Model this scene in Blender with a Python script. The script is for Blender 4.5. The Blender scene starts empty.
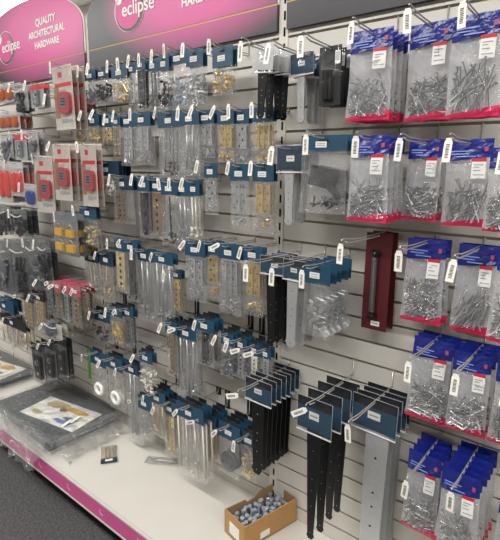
import bpy, math, random
from mathutils import Matrix, Vector
rnd = random.Random(7)
C = bpy.context.scene
COL = C.collection
PI = math.pi

# ------------------------------------------------------------------ camera
FPX = 474.13
R = ((0.7766055, -0.14237767, 0.61368762),
     (0.62988756, 0.15815954, -0.76041253),
     (0.01120522, 0.97709475, 0.2125095))
H = 1.66            # eye height
D0 = 1.4            # distance from eye to the slatwall face (y = 0)
CAM = Vector((0.0, -D0, H))

def ray(px, py):
    c = (px - 250.0, 270.0 - py, -FPX)
    return Vector([sum(R[i][k] * c[k] for k in range(3)) for i in range(3)])

def at(px, py, off):
    """point at a distance off in front of the slatwall"""
    r = ray(px, py)
    return CAM + r * ((D0 - off) / r.y)

def at_z(px, py, z):
    r = ray(px, py)
    return CAM + r * ((z - H) / r.z)

def proj(p):
    d = p - CAM
    c = [sum(R[i][k] * d[i] for i in range(3)) for k in range(3)]
    return 250 - FPX * c[0] / c[2], 270 + FPX * c[1] / c[2]

cam = bpy.data.cameras.new('camera')
cam.sensor_fit = 'HORIZONTAL'; cam.sensor_width = 36.0
cam.lens = FPX * 36.0 / 500.0
cam.clip_start = 0.02
co = bpy.data.objects.new('camera', cam); COL.objects.link(co)
m = Matrix([list(R[0]) + [0], list(R[1]) + [-D0], list(R[2]) + [H], [0, 0, 0, 1]])
co.matrix_world = m
C.camera = co

# ------------------------------------------------------------------ materials
M = {}
def new_mat(name):
    mt = bpy.data.materials.new(name); mt.use_nodes = True
    return mt, mt.node_tree.nodes, mt.node_tree.links

def srgb(r, g, b):
    f = lambda c: ((c / 255 + 0.055) / 1.055) ** 2.4 if c / 255 > 0.04045 else c / 255 / 12.92
    return (f(r), f(g), f(b), 1)

def pmat(name, col, rough=0.5, metal=0.0, noise=0.0, nscale=40, bump=0.0, bscale=60, spec=0.5, emit=0.0):
    mt, N, L = new_mat(name)
    b = N['Principled BSDF']
    b.inputs['Base Color'].default_value = col
    b.inputs['Roughness'].default_value = rough
    b.inputs['Metallic'].default_value = metal
    b.inputs['Specular IOR Level'].default_value = spec
    if noise:
        tc = N.new('ShaderNodeTexCoord'); t = N.new('ShaderNodeTexNoise')
        t.inputs['Scale'].default_value = nscale; t.inputs['Detail'].default_value = 4
        L.new(tc.outputs['Object'], t.inputs['Vector'])
        hs = N.new('ShaderNodeMapRange')
        hs.inputs['To Min'].default_value = 1 - noise; hs.inputs['To Max'].default_value = 1 + noise
        L.new(t.outputs['Fac'], hs.inputs['Value'])
        mx = N.new('ShaderNodeVectorMath'); mx.operation = 'SCALE'
        mx.inputs[0].default_value = col[:3]
        L.new(hs.outputs['Result'], mx.inputs['Scale'])
        L.new(mx.outputs['Vector'], b.inputs['Base Color'])
    if bump:
        tc = N.new('ShaderNodeTexCoord'); t = N.new('ShaderNodeTexNoise')
        t.inputs['Scale'].default_value = bscale; t.inputs['Detail'].default_value = 3
        L.new(tc.outputs['Object'], t.inputs['Vector'])
        bp = N.new('ShaderNodeBump'); bp.inputs['Strength'].default_value = bump; bp.inputs['Distance'].default_value = 0.01
        L.new(t.outputs['Fac'], bp.inputs['Height']); L.new(bp.outputs['Normal'], b.inputs['Normal'])
    if emit:
        b.inputs['Emission Color'].default_value = col
        b.inputs['Emission Strength'].default_value = emit
    M[name] = mt
    return mt

def film_mat(name, col, veil, gloss, rough=0.1, bump=0.6, bscale=45):
    """clear plastic film: transparent, with a fresnel mirror share and a thin milky veil"""
    mt, N, L = new_mat(name)
    N.remove(N['Principled BSDF']); out = N['Material Output']
    tr = N.new('ShaderNodeBsdfTransparent')
    gl = N.new('ShaderNodeBsdfGlossy'); gl.inputs['Roughness'].default_value = rough; gl.inputs['Color'].default_value = (1, 1, 1, 1)
    df = N.new('ShaderNodeBsdfDiffuse'); df.inputs['Color'].default_value = col
    tl = N.new('ShaderNodeBsdfTranslucent'); tl.inputs['Color'].default_value = col
    fr = N.new('ShaderNodeFresnel'); fr.inputs['IOR'].default_value = 1.45
    tc = N.new('ShaderNodeTexCoord'); t = N.new('ShaderNodeTexNoise')
    t.inputs['Scale'].default_value = bscale; t.inputs['Detail'].default_value = 3; t.inputs['Distortion'].default_value = 1.5
    L.new(tc.outputs['Object'], t.inputs['Vector'])
    bp = N.new('ShaderNodeBump'); bp.inputs['Strength'].default_value = bump; bp.inputs['Distance'].default_value = 0.012
    L.new(t.outputs['Fac'], bp.inputs['Height'])
    L.new(bp.outputs['Normal'], gl.inputs['Normal']); L.new(bp.outputs['Normal'], fr.inputs['Normal'])
    ma = N.new('ShaderNodeMath'); ma.operation = 'MULTIPLY_ADD'; ma.use_clamp = True
    L.new(fr.outputs['Fac'], ma.inputs[0]); ma.inputs[1].default_value = gloss; ma.inputs[2].default_value = 0.01
    m0 = N.new('ShaderNodeMixShader'); m0.inputs['Fac'].default_value = 0.4
    L.new(df.outputs[0], m0.inputs[1]); L.new(tl.outputs[0], m0.inputs[2])
    m1 = N.new('ShaderNodeMixShader'); m1.inputs['Fac'].default_value = veil
    L.new(tr.outputs[0], m1.inputs[1]); L.new(m0.outputs[0], m1.inputs[2])
    m2 = N.new('ShaderNodeMixShader'); L.new(ma.outputs[0], m2.inputs['Fac'])
    L.new(m1.outputs[0], m2.inputs[1]); L.new(gl.outputs[0], m2.inputs[2])
    L.new(m2.outputs[0], out.inputs['Surface'])
    M[name] = mt
    return mt

pmat('slat', srgb(204, 200, 192), 0.45, noise=0.03, nscale=6)
pmat('upright', srgb(214, 210, 200), 0.4)
pmat('slot_dark', srgb(28, 26, 25), 0.8)
pmat('cream', srgb(206, 202, 194), 0.45, noise=0.035, nscale=9)
pmat('pink_strip', srgb(204, 92, 146), 0.4)
pmat('carpet', srgb(80, 79, 79), 0.95, noise=0.9, nscale=75, bump=0.8, bscale=90)
pmat('ceil', srgb(228, 226, 222), 0.9)
pmat('room', srgb(205, 202, 195), 0.85)
pmat('room_dim', srgb(128, 124, 118), 0.85, noise=0.4, nscale=2.5)  # for the unseen wall behind, darkened to deepen contrast in reflections
pmat('plinth', srgb(38, 37, 36), 0.7)  # plinth made near black, so shade under the shelf is in its colour
pmat('gold', srgb(186, 150, 80), 0.4, 0.3)
pmat('white', srgb(240, 239, 234), 0.45)
pmat('ticket', srgb(235, 233, 225), 0.4)
pmat('barcode', srgb(84, 84, 82), 0.7)
pmat('chrome', srgb(188, 187, 184), 0.25, 0.4)
pmat('black', srgb(24, 24, 26), 0.42)
pmat('black_iron', srgb(21, 21, 23), 0.38, 0.2, bump=0.05, bscale=90)
pmat('zinc', srgb(188, 190, 191), 0.34, 0.55, noise=0.12, nscale=60)
pmat('steel', srgb(186, 188, 190), 0.36, 0.5, noise=0.12, nscale=50)
pmat('bolt_zinc', srgb(186, 196, 208), 0.22, 0.5)
pmat('nail', srgb(150, 150, 152), 0.32, 0.2)
pmat('nail_bright', srgb(225, 225, 225), 0.25, 0.2)
pmat('brass', srgb(208, 184, 130), 0.3, 0.45, noise=0.12, nscale=60)
pmat('bronze', srgb(148, 126, 98), 0.45, 0.3)
pmat('beige', srgb(208, 190, 150), 0.5, 0.1)
pmat('pale', srgb(222, 218, 206), 0.5)
pmat('dark', srgb(44, 43, 46), 0.4, 0.3)
pmat('grey', srgb(118, 122, 128), 0.4, 0.3)
pmat('card_blue', srgb(32, 69, 92), 0.42, noise=0.05, nscale=30)
pmat('card_navy', srgb(32, 54, 72), 0.42, noise=0.05, nscale=30)
pmat('card_silver', srgb(205, 206, 206), 0.3, 0.3)
pmat('card_black', srgb(26, 28, 32), 0.45)
pmat('card_clear', srgb(176, 177, 176), 0.35)
pmat('pale_pink', srgb(228, 176, 200), 0.4)
pmat('label', srgb(226, 226, 222), 0.5)
pmat('lock_card', srgb(214, 204, 194), 0.4)
pmat('logo_red', srgb(170, 70, 104), 0.5)
pmat('print_dark', srgb(62, 56, 62), 0.4)
pmat('print_pink', srgb(204, 64, 138), 0.4)
pmat('coil_dark', srgb(104, 102, 100), 0.35, 0.5)
pmat('label_ink', srgb(150, 152, 156), 0.6)
pmat('nail_blue', srgb(22, 34, 120), 0.28, bump=0.5, bscale=50, spec=0.8)
pmat('nail_red', srgb(204, 40, 84), 0.3, bump=0.4, bscale=50, spec=0.7)
pmat('red_ink', srgb(196, 36, 48), 0.5)
pmat('pale_blue_ink', srgb(128, 148, 214), 0.5)
pmat('maroon', srgb(80, 24, 30), 0.4, noise=0.05)
pmat('lock_red', srgb(172, 66, 76), 0.35)
pmat('pink_card', srgb(188, 70, 92), 0.4)
pmat('pack_red', srgb(206, 62, 58), 0.35)
pmat('amber', srgb(172, 78, 20), 0.2, spec=0.8, noise=0.25, nscale=120)
pmat('yellow', srgb(214, 168, 60), 0.35)
pmat('deep_blue', srgb(34, 60, 140), 0.4)
pmat('green', srgb(120, 176, 70), 0.4)
pmat('cardboard', srgb(176, 134, 82), 0.75, noise=0.07, nscale=25)
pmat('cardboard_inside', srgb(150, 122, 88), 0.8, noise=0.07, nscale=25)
pmat('slate', srgb(54, 64, 68), 0.6, noise=0.08, nscale=20)
pmat('lamp', (1, 0.98, 0.95, 1), 0.5, emit=6.5)
pmat('lamp_body', srgb(225, 225, 225), 0.5)
film_mat('film', (0.95, 0.96, 0.98, 1), 0.085, 0.75, 0.13, 1.0, 50)
film_mat('film_back', (0.95, 0.96, 0.98, 1), 0.12, 0.15, 0.15, 0.6, 45)
film_mat('film_milky', (0.95, 0.95, 0.98, 1), 0.78, 0.1, 0.25, 0.5, 40)
film_mat('film_sheet', (0.97, 0.98, 0.98, 1), 0.12, 1.0, 0.10, 1.0, 26)
film_mat('blister', (0.9, 0.91, 0.93, 1), 0.025, 0.35, 0.06, 0.15, 20)

def header_mat(name, cx, rx, zc, rz):
    """printed board: magenta glow in the middle of a charcoal panel"""
    mt, N, L = new_mat(name)
    b = N['Principled BSDF']; b.inputs['Roughness'].default_value = 0.35
    tc = N.new('ShaderNodeTexCoord'); mp = N.new('ShaderNodeMapping'); mp.vector_type = 'POINT'
    s = rx
    mp.inputs['Location'].default_value = (-cx / s, 0, -zc / rz)
    mp.inputs['Scale'].default_value = (1 / s, 0.0, 1 / rz)
    L.new(tc.outputs['Object'], mp.inputs['Vector'])
    ln = N.new('ShaderNodeVectorMath'); ln.operation = 'LENGTH'
    L.new(mp.outputs['Vector'], ln.inputs[0])
    cr = N.new('ShaderNodeValToRGB')
    cr.color_ramp.elements[0].position = 0.50; cr.color_ramp.elements[0].color = srgb(206, 66, 140)
    cr.color_ramp.elements[1].position = 1.0; cr.color_ramp.elements[1].color = srgb(54, 51, 56)
    e = cr.color_ramp.elements.new(0.76); e.color = srgb(158, 66, 116)
    L.new(ln.outputs['Value'], cr.inputs['Fac'])
    L.new(cr.outputs['Color'], b.inputs['Base Color'])
    M[name] = mt
    return mt

# ------------------------------------------------------------------ mesh builder
class MB:
    def __init__(s):
        s.v = []; s.f = []; s.m = []
    def add(s, verts, faces, mi=0):
        o = len(s.v); s.v += [tuple(p) for p in verts]
        s.f += [tuple(i + o for i in f) for f in faces]; s.m += [mi] * len(faces)
    def box(s, c, d, mi=0, rot=None, taper=None):
        hx, hy, hz = d[0] / 2, d[1] / 2, d[2] / 2
        P = [Vector((x, y, z)) for z in (-hz, hz) for y in (-hy, hy) for x in (-hx, hx)]
        if taper is not None:
            P = [Vector((p.x * (taper if p.z < 0 else 1), p.y, p.z)) for p in P]
        if rot is not None: P = [rot @ p for p in P]
        c = Vector(c); P = [p + c for p in P]
        s.add(P, [(0, 2, 3, 1), (4, 5, 7, 6), (0, 1, 5, 4), (2, 6, 7, 3), (0, 4, 6, 2), (1, 3, 7, 5)], mi)
    def tube(s, path, r, n=6, mi=0, caps=True, closed=False):
        path = [Vector(p) for p in path]; rings = []
        N = len(path)
        up = None
        for i, p in enumerate(path):
            if closed: t = path[(i + 1) % N] - path[i - 1]
            else: t = path[min(i + 1, N - 1)] - path[max(i - 1, 0)]
            t.normalize()
            if up is None:
                up = Vector((0, 0, 1)) if abs(t.z) < 0.9 else Vector((1, 0, 0))
            a = t.cross(up); a.normalize(); b = a.cross(t); up = b
            rr = r[i] if isinstance(r, (list, tuple)) else r
            rings.append([p + (a * math.cos(2 * PI * k / n) + b * math.sin(2 * PI * k / n)) * rr for k in range(n)])
        V = [q for ring in rings for q in ring]; F = []
        for i in range(N if closed else N - 1):
            j = (i + 1) % N
            for k in range(n):
                F.append((i * n + k, i * n + (k + 1) % n, j * n + (k + 1) % n, j * n + k))
        if caps and not closed:
            F.append(tuple(reversed(range(n)))); F.append(tuple((N - 1) * n + k for k in range(n)))
        s.add(V, F, mi)
    def disc(s, c, r, y, n=10, mi=0):
        """flat dot facing -Y"""
        V = [(c[0] + r * math.cos(2 * PI * k / n), y, c[1] + r * math.sin(2 * PI * k / n)) for k in range(n)]
        s.add(V, [tuple(range(n))], mi)
    def poly(s, pts, y0, y1, mi=0):
        """outline in XZ extruded along Y"""
        n = len(pts)
        V = [(p[0], y0, p[1]) for p in pts] + [(p[0], y1, p[1]) for p in pts]
        F = [tuple(range(n)), tuple(reversed(range(n, 2 * n)))]
        F += [(i, i + n, (i + 1) % n + n, (i + 1) % n) for i in range(n)]
        s.add(V, F, mi)
    def mesh(s, name, mats, smooth=False):
        me = bpy.data.meshes.new(name)
        me.from_pydata(s.v, [], s.f)
        for x in (mats if isinstance(mats, (list, tuple)) else [mats]):
            me.materials.append(M[x])
        if any(s.m): me.polygons.foreach_set('material_index', s.m)
        if smooth: me.polygons.foreach_set('use_smooth', [True] * len(me.polygons))
        me.update()
        return me
    def build(s, name, mats, parent=None, smooth=False, loc=None):
        o = bpy.data.objects.new(name, s.mesh(name, mats, smooth))
        COL.objects.link(o)
        if parent is not None: o.parent = parent
        if loc is not None: o.location = loc
        return o

def tag(o, label=None, cat=None, group=None, kind=None):
    if label: o['label'] = label
    if cat: o['category'] = cat
    if group: o['group'] = group
    if kind: o['kind'] = kind
    return o

def empty(name, loc=(0, 0, 0)):
    o = bpy.data.objects.new(name, None); COL.objects.link(o)
    o.location = loc; o.empty_display_size = 0.02
    return o

def copy_tree(o, parent=None):
    c = o.copy(); COL.objects.link(c)
    if parent is not None: c.parent = parent
    for ch in list(o.children):
        copy_tree(ch, c)
    return c

def structure(o):
    o['kind'] = 'structure'; return o

# ------------------------------------------------------------------ room
def slab(name, lo, hi, mat_):
    b = MB(); b.box([(lo[i] + hi[i]) / 2 for i in range(3)], [hi[i] - lo[i] for i in range(3)])
    return structure(b.build(name, mat_))
slab('floor', (-8, -3.6, -0.05), (5, 1.75, 0), 'carpet')
slab('ceiling', (-8, -3.6, 3.3), (5, 1.75, 3.35), 'ceil')
slab('wall_far', (-8, 1.75, 0), (5, 1.85, 3.3), 'room')
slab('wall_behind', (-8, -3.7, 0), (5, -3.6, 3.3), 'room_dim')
slab('wall_left', (-8.1, -3.6, 0), (-8, 1.75, 3.3), 'room')
slab('wall_right', (5, -3.6, 0), (5.1, 1.75, 3.3), 'room')

U = 1.4
SHELF = H - 0.9798 * U                 # shelf top
POST = [-0.711 * U - k * 0.809 * U for k in (3, 2, 1, 0, -1, -2)]
HEAD_Z = H + 0.3165 * U               # bottom of the header boards
PITCH = 0.0540 * U
SLOT0 = H - 0.940 * U
# slatwall boards with undercut grooves, one panel per bay
def slat_panel(name, x0, x1):
    b = MB()
    zs = [SLOT0 + k * PITCH for k in range(-2, 40)]
    zs = [z for z in zs if SHELF + 0.012 < z < HEAD_Z - 0.01]
    g = 0.0042
    pts = [(0, SHELF - 0.02)]
    for z in zs:
        pts += [(0, z - g), (0.005, z - g), (0.006, z - 0.010), (0.014, z - 0.010), (0.014, z + 0.010), (0.006, z + 0.010), (0.005, z + g), (0, z + g)]
    pts += [(0, HEAD_Z + 0.05)]
    n = len(pts)
    V = [(x0, p[0], p[1]) for p in pts] + [(x1, p[0], p[1]) for p in pts]
    b.add(V, [(i, i + n, i + 1 + n, i + 1) for i in range(n - 1)])
    b.box(((x0 + x1) / 2, 0.024, (pts[0][1] + pts[-1][1]) / 2), (x1 - x0, 0.016, pts[-1][1] - pts[0][1]))
    return structure(b.build(name, 'slat'))
for k, nm in enumerate(('far_end', 'far', 'middle', 'near', 'near_end')):
    slat_panel('wall_' + nm, POST[k] + 0.018, POST[k + 1] - 0.018)
# uprights
for k, x in enumerate(POST):
    b = MB()
    zt = H + 0.475 * U
    b.box((x, 0.012, zt / 2), (0.036, 0.03, zt))
    z = 0.3
    while z < zt - 0.02:
        for sx in (-0.008, 0.008):
            b.box((x + sx * 0.0 + 0.004, -0.0034, z), (0.007, 0.001, 0.028), 1)
        z += 0.05
    structure(b.build('trim_%d' % (k + 1), ['upright', 'slot_dark']))

# header boards
def arch_pts(x0, x1, z0, zs, A, n=28):
    c = (x0 + x1) / 2; w = (x1 - x0) / 2
    pts = [(x0, z0), (x1, z0)]
    for i in range(n + 1):
        t = PI * i / n
        pts.append((c + w * math.cos(t), zs + A * math.sin(t)))
    return pts
SEAM = H + 0.3755 * U
ZS = H + 0.468 * U
def add_text(name, s, x, z, size, y, parent, mat_='white', width=None, shear=0.0, align='LEFT', bold=.0):
    cu = bpy.data.curves.new(name, 'FONT'); cu.body = s; cu.size = size
    cu.align_x = align; cu.extrude = 0.0006; cu.shear = shear; cu.offset = bold
    cu.materials.append(M[mat_])
    o = bpy.data.objects.new(name, cu); COL.objects.link(o)
    dg = bpy.context.evaluated_depsgraph_get()
    me = bpy.data.meshes.new_from_object(o.evaluated_get(dg))
    if width:
        xs = [v.co.x for v in me.vertices]; k = width / (max(xs) - min(xs))
        for v in me.vertices: v.co.x *= k; v.co.y *= k
    bpy.data.objects.remove(o); bpy.data.curves.remove(cu)
    o = bpy.data.objects.new(name, me); COL.objects.link(o)
    o.rotation_euler = (PI / 2, 0, 0); o.location = (x, y, z); o.parent = parent
    return o
def header(k, label, glow):
    x0, x1 = POST[k] + 0.02, POST[k + 1] - 0.02
    root = empty('header_board', ((x0 + x1) / 2, -0.004, HEAD_Z))
    w = (x1 - x0) / 2
    mn = 'header_print_%d' % k
    header_mat(mn, *glow(w))
    b = MB(); b.poly(arch_pts(-w, w, SEAM - HEAD_Z + 0.0025, ZS - HEAD_Z, 0.19), -0.012, 0.004)
    b.build('arched_panel', mn, root)
    b = MB(); b.poly([(-w, 0), (w, 0), (w, SEAM - HEAD_Z - 0.0025), (-w, SEAM - HEAD_Z - 0.0025)], -0.012, 0.004)
    b.build('lower_panel', mn, root)
    b = MB(); b.box((0, -0.004, SEAM - HEAD_Z), (2 * w, 0.013, 0.005)); b.build('gold_strip', 'gold', root)
    pts = arch_pts(-w, w, SEAM - HEAD_Z, ZS - HEAD_Z, 0.19)[1:]
    b = MB()
    b.tube([(p[0], -0.004, p[1]) for p in pts[:]] + [(-w, -0.004, SEAM - HEAD_Z)], 0.0045, 6)
    b.build('edge_trim', 'white', root)
    # ring emblem with a bright crescent
    ex, ez, rx, rz = -w * .42, .203, .098, .086
    def ell(cx, cz, a_, c_, y, nm, m_):
        b = MB(); n = 36
        b.add([(cx + a_ * math.cos(2 * PI * i / n), y, cz + c_ * math.sin(2 * PI * i / n)) for i in range(n)], [tuple(range(n))])
        return b.build(nm, m_, root)
    ell(ex, ez, rx, rz, -.0124, 'emblem_shade', 'print_dark')
    ell(ex - rx * .09, ez + rz * .07, rx * .88, rz * .90, -.0127, 'emblem_face', 'print_pink')
    b = MB(); n = 40
    b.tube([(ex + rx * math.cos(2 * PI * i / n), -0.0135, ez + rz * math.sin(2 * PI * i / n)) for i in range(n)],
           [0.0012 + 0.0026 * (0.5 + 0.5 * math.cos(2 * PI * i / n - 2.4)) ** 2 for i in range(n)], 5, closed=True)
    b.build('ring_emblem', 'white', root, True)
    ell(ex - rx * .72, ez + rz * .66, .024, .026, -.0131, 'emblem_flare', 'white')
    add_text('lettering', 'eclipse', -w * .515, .183, .1, -0.0138, root, width=.212, bold=.001)
    for i, (s_, wd) in enumerate((('QUALITY', .20), ('ARCHITECTURAL', .36), ('HARDWARE', .245))):
        add_text('lettering', s_, w * .394, (.262, .208, .155)[i], .04, -0.0135, root, align='CENTER', width=wd, bold=.0012)
    tag(root, label, 'sign', 'header boards above the slatwall')
header(0, 'arched pink and charcoal eclipse header board over the bay beyond the frame edge', lambda w: (0, w, .22, .2))
header(1, 'arched pink eclipse header board reading QUALITY ARCHITECTURAL HARDWARE, whole slogan visible', lambda w: (w * .32, w * 1.25, .25, .29))
header(2, 'long charcoal and pink eclipse header board with large ring emblem, slogan cut off', lambda w: (w * .28, w * 1.08, .25, .29))
header(3, 'charcoal header board end above the blue nail bags', lambda w: (w * .7, w * 1.0, .26, .24))

# ------------------------------------------------------------------ base shelf
def base_shelf(k, label):
    x0, x1 = POST[k], POST[k + 1]
    w = x1 - x0
    root = empty('base_shelf', ((x0 + x1) / 2, 0, 0))
    b = MB(); b.box((0, -0.2185, SHELF - 0.012), (w - 0.002, 0.433, 0.024)); b.build('shelf_board', 'cream', root)
    b = MB()
    b.box((0, -0.4395, SHELF - 0.047), (w - 0.002, 0.006, 0.092), 0)
    b.box((0, -0.4435, SHELF - 0.004), (w - 0.002, 0.006, 0.008), 1)
    b.box((0, -0.4435, SHELF - 0.0895), (w - 0.002, 0.006, 0.008), 1)
    strip = b.build('ticket_strip', ['cream', 'cream'], root)
    b = MB(); b.box((0, -0.4440, SHELF - 0.047), (w - 0.004, 0.002, 0.074)); b.build('pink_insert', 'pink_strip', strip)
    x = -w / 2 + 0.07
    while x < w / 2:
        z = SHELF - 0.047; b = MB()
        b.box((x - 0.006, -0.4456, z + 0.004), (0.005, 0.001, 0.018), 0, Matrix.Rotation(0.35, 3, 'Y'))
        b.box((x + 0.004, -0.4456, z - 0.008), (0.017, 0.001, 0.005), 0, Matrix.Rotation(0.25, 3, 'Y'))
        x += 0.25
        b.build('strip_emblem', 'pale_pink', strip)
    b = MB(); b.box((0, -0.15, (SHELF - 0.03) / 2), (w - 0.004, 0.28, SHELF - 0.03)); b.build('plinth', 'plinth', root)
    tag(root, label, 'shelf', 'base shelves')
base_shelf(0, 'cream base shelf with pink front strip, part beyond the picture edge')
base_shelf(1, 'cream base shelf with pink strip under the far stack of flat grey packs')
base_shelf(2, 'bare cream base shelf with pink front strip, under the middle wall panel')
base_shelf(3, 'cream base shelf holding the cardboard box, under the near wall panel')
base_shelf(4, 'empty cream base shelf past the last nail bags')

# ------------------------------------------------------------------ packs
def hsh(a, b, c=0):
    x = math.sin(a * 127.1 + b * 311.7 + c * 74.7) * 43758.5453
    return x - math.floor(x)

class Bag:
    """surface of a limp film bag hanging in the XZ plane, top at z=0.012"""
    def __init__(s, w, h, t, seed, belly=0.72, top=0.012, flare=0.0, rough=1.0):
        s.w, s.h, s.t, s.seed, s.belly, s.top, s.flare, s.rough = w, h, t, seed, belly, top, flare, rough
    def P(s, u, v, side, lift=0.0):
        """u -1..1 across, v 0 top ..1 bottom; side -1 front"""
        prof = max(0.0, math.sin(PI * min(1.0, max(0.0, v)) ** 1.5)) ** 0.7
        th = s.t * 0.5 * (max(0, 1 - abs(u) ** 2.6)) ** 0.6 * prof
        n = (hsh(round(u * 40), round(v * 60), s.seed + side) - 0.5)
        edge = (1 - abs(u) ** 4) * (1 - (2 * v - 1) ** 6)
        wv = math.sin(v * 9 + s.seed) * 0.012 * s.w * (v ** 1.0)
        y = side * (th + 0.0006 + lift) + n * 0.0058 * edge * s.rough
        x = u * s.w / 2 * (1 + s.flare * v - 0.03 * math.sin(PI * v) + 0.02 * (hsh(round(v * 60), s.seed) - 0.5)) + wv
        z = s.top - v * s.h + 0.008 * s.h * (hsh(round(u * 40), s.seed, 3) - 0.5) * (v ** 4)
        return (x, y, z)
    def patch(s, mb, u0, u1, lo, hi, nu, nv, sides=(-1, 1), lift=0.0, mi=0):
        for side in sides:
            V = []; F = []
            for j in range(nv + 1):
                for i in range(nu + 1):
                    u = u0 + (u1 - u0) * i / nu
                    a = lo(u) if callable(lo) else lo; b_ = hi(u) if callable(hi) else hi
                    V.append(s.P(u, a + (b_ - a) * j / nv, side, lift))
            for j in range(nv):
                for i in range(nu):
                    q = j * (nu + 1) + i
                    f = (q, q + 1, q + nu + 2, q + nu + 1)
                    F.append(f if side > 0 else tuple(reversed(f)))
            mb.add(V, F, mi)

def nails_mesh(w, h, t, style, seed):
    r = random.Random(seed); b = MB()
    ln, rad, n = {'long': (0.075, 0.0016, 46), 'wire': (0.05, 0.0014, 95), 'clout': (0.024, 0.0016, 230), 'screw': (0.036, 0.0019, 120)}[style]
    for i in range(n):
        zc = -h * (0.52 + 0.36 * r.random() ** 0.8)
        if style == 'clout': zc = -h * (0.45 + 0.42 * r.random())
        lim = w * 0.40
        a = r.uniform(-1.2, 1.2) if style in ('long', 'screw') else r.uniform(-PI, PI)
        if style == 'long': a = PI / 2 + r.gauss(-0.35, 0.45)
        d = Vector((math.cos(a), r.uniform(-.12, .12), math.sin(a))) * ln / 2
        c = Vector((r.uniform(-lim, lim), r.uniform(-0.62, 0.1) * t * 0.5, zc))
        for _ in range(6):
            if abs(c.x) + abs(d.x) > w * 0.46: c.x *= 0.8
        if c.z - abs(d.z) < -h * 0.885: c.z = -h * 0.885 + abs(d.z)
        m_ = 1 if r.random() < 0.3 else 0
        b.tube([c - d, c + d], rad, 4, m_, caps=False)
        b.tube([c + d, c + d * (1 + 0.0016 / ln * 2)], rad * 2.1, 6, m_)
    return b

def sticker(name, bag, u0, u1, v0, v1, parent, red=True):
    b = MB()
    bag2 = Bag(bag.w, bag.h, bag.t, bag.seed, rough=0.15, top=bag.top)
    if red:
        bag2.patch(b, u0, u1, v0, v0 + (v1 - v0) * 0.17, 2, 1, (-1,), 0.0018, 1)
        bag2.patch(b, u0, u1, v0 + (v1 - v0) * 0.17, v1, 2, 3, (-1,), 0.0018, 0)
        for k, (a, e) in enumerate(((0.3, 0.8), (0.42, 0.55), (0.58, 0.65), (0.8, 0.9))):
            vv = v0 + (v1 - v0) * a
            bag2.patch(b, u0 + (u1 - u0) * 0.15, u0 + (u1 - u0) * e, vv, vv + (v1 - v0) * 0.045, 1, 1, (-1,), 0.0024, 2)
    else:
        bag2.patch(b, u0, u1, v0, v1, 2, 2, (-1,), 0.0018, 0)
    return b.build(name, ['label', 'red_ink', 'label_ink'], parent)

def make_nail_bag(w, h, o, seed):
    root = empty('nail_bag')
    t = o.get('t', 0.020)
    bag = Bag(w, h, t, seed, top=0.014, flare=0.10)
    hv0 = o.get('hv', 0.225); hv = lambda u: hv0 - 0.022 * u
    b = MB(); bag.patch(b, -1, 1, 0, hv, 6, 4, (-1, 1)); hd = b.build('hanging_header', 'nail_blue', root)
    b = MB()
    bag2 = Bag(w, h, t, seed, rough=0.2, top=0.014, flare=0.10)
    bag2.patch(b, 0.64, 0.8, 0.09, 0.14, 1, 1, (-1,), 0.003, 0)
    b.build('red_badge', 'logo_red', hd)
    b = MB()
    for a, e, v in ((-0.8, 0.1, 0.125), (-0.8, -0.1, 0.155), (-0.5, 0.3, 0.185)):
        bag2.patch(b, a, e, v, v + 0.013, 3, 1, (-1,), 0.003)
    b.build('printed_lines', 'pale_blue_ink', hd)
    red = lambda u: 0.965 - 0.036 * (u + 1)
    b = MB(); bag.patch(b, -1, 1, hv, red, 7, 9, (-1,)); b.build('clear_front', 'film', root)
    b = MB(); bag.patch(b, -1, 1, hv, red, 5, 6, (1,)); b.build('milky_back', 'film_milky', root)
    b = MB(); bag.patch(b, -1, 1, red, 1.0, 7, 2, (-1, 1)); b.build('red_base', 'nail_red', root)
    u = o.get('su', 0.45)
    sticker('price_sticker', bag, u - 0.28, u + 0.34, 0.215, 0.44, root)
    n = nails_mesh(w, h, t, o.get('style', 'wire'), seed).build('nails', ['nail', 'nail_bright'], root)
    n['kind'] = 'stuff'
    return root

def plates(b, w, x0, x1, z1, z0, y, n=2, holes=4, mi=0, hole_mi=1):
    """leaves of a folded hinge with their knuckles and screw holes"""
    lw = (x1 - x0) / n
    for i in range(n):
        xa = x0 + i * lw
        b.box((xa + lw * 0.48, y + 0.0012 * i, (z0 + z1) / 2), (lw * 0.9, 0.0016, z1 - z0), mi)
        for k in range(holes):
            zz = z0 + (z1 - z0) * (k + 0.5) / holes
            b.disc((xa + lw * (0.32 + 0.3 * (k % 2)), zz), lw * 0.075 + 0.0006, y - 0.0013, 7, hole_mi)
        b.tube([(xa + lw * 0.95, y - 0.002, z0), (xa + lw * 0.95, y - 0.002, z1)], 0.0028, 6, mi)

def lumps(b, w, z1, z0, t, n, seed, size=0.012, mi=0, spread=0.4):
    r = random.Random(seed); v0 = len(b.v)
    for i in range(n):
        c = Vector((r.uniform(-spread, spread) * w, r.uniform(-0.6, 0.2) * t * 0.5, r.uniform(z0, z1)))
        rot = Matrix.Rotation(r.uniform(0, PI), 3, Vector((r.random(), r.random(), r.random())) + Vector((.01, 0, 0)))
        k = r.random()
        if k < 0.45: b.box(c, (size * r.uniform(.5, 1.4), min(t * 0.5, size * .5), size * r.uniform(.5, 1.6)), mi, rot)
        else:
            d = rot @ Vector((0, 0, size * r.uniform(.5, 1.1)))
            d.y *= 0.4
            b.tube([c - d, c + d * 0.8, c + d], [size * .16, size * .16, size * .34], 6, mi)
    for i in range(v0, len(b.v)):
        p = b.v[i]; b.v[i] = (p[0], max(-.006 - t * .1, min(.0055, p[1])), p[2])

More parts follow.
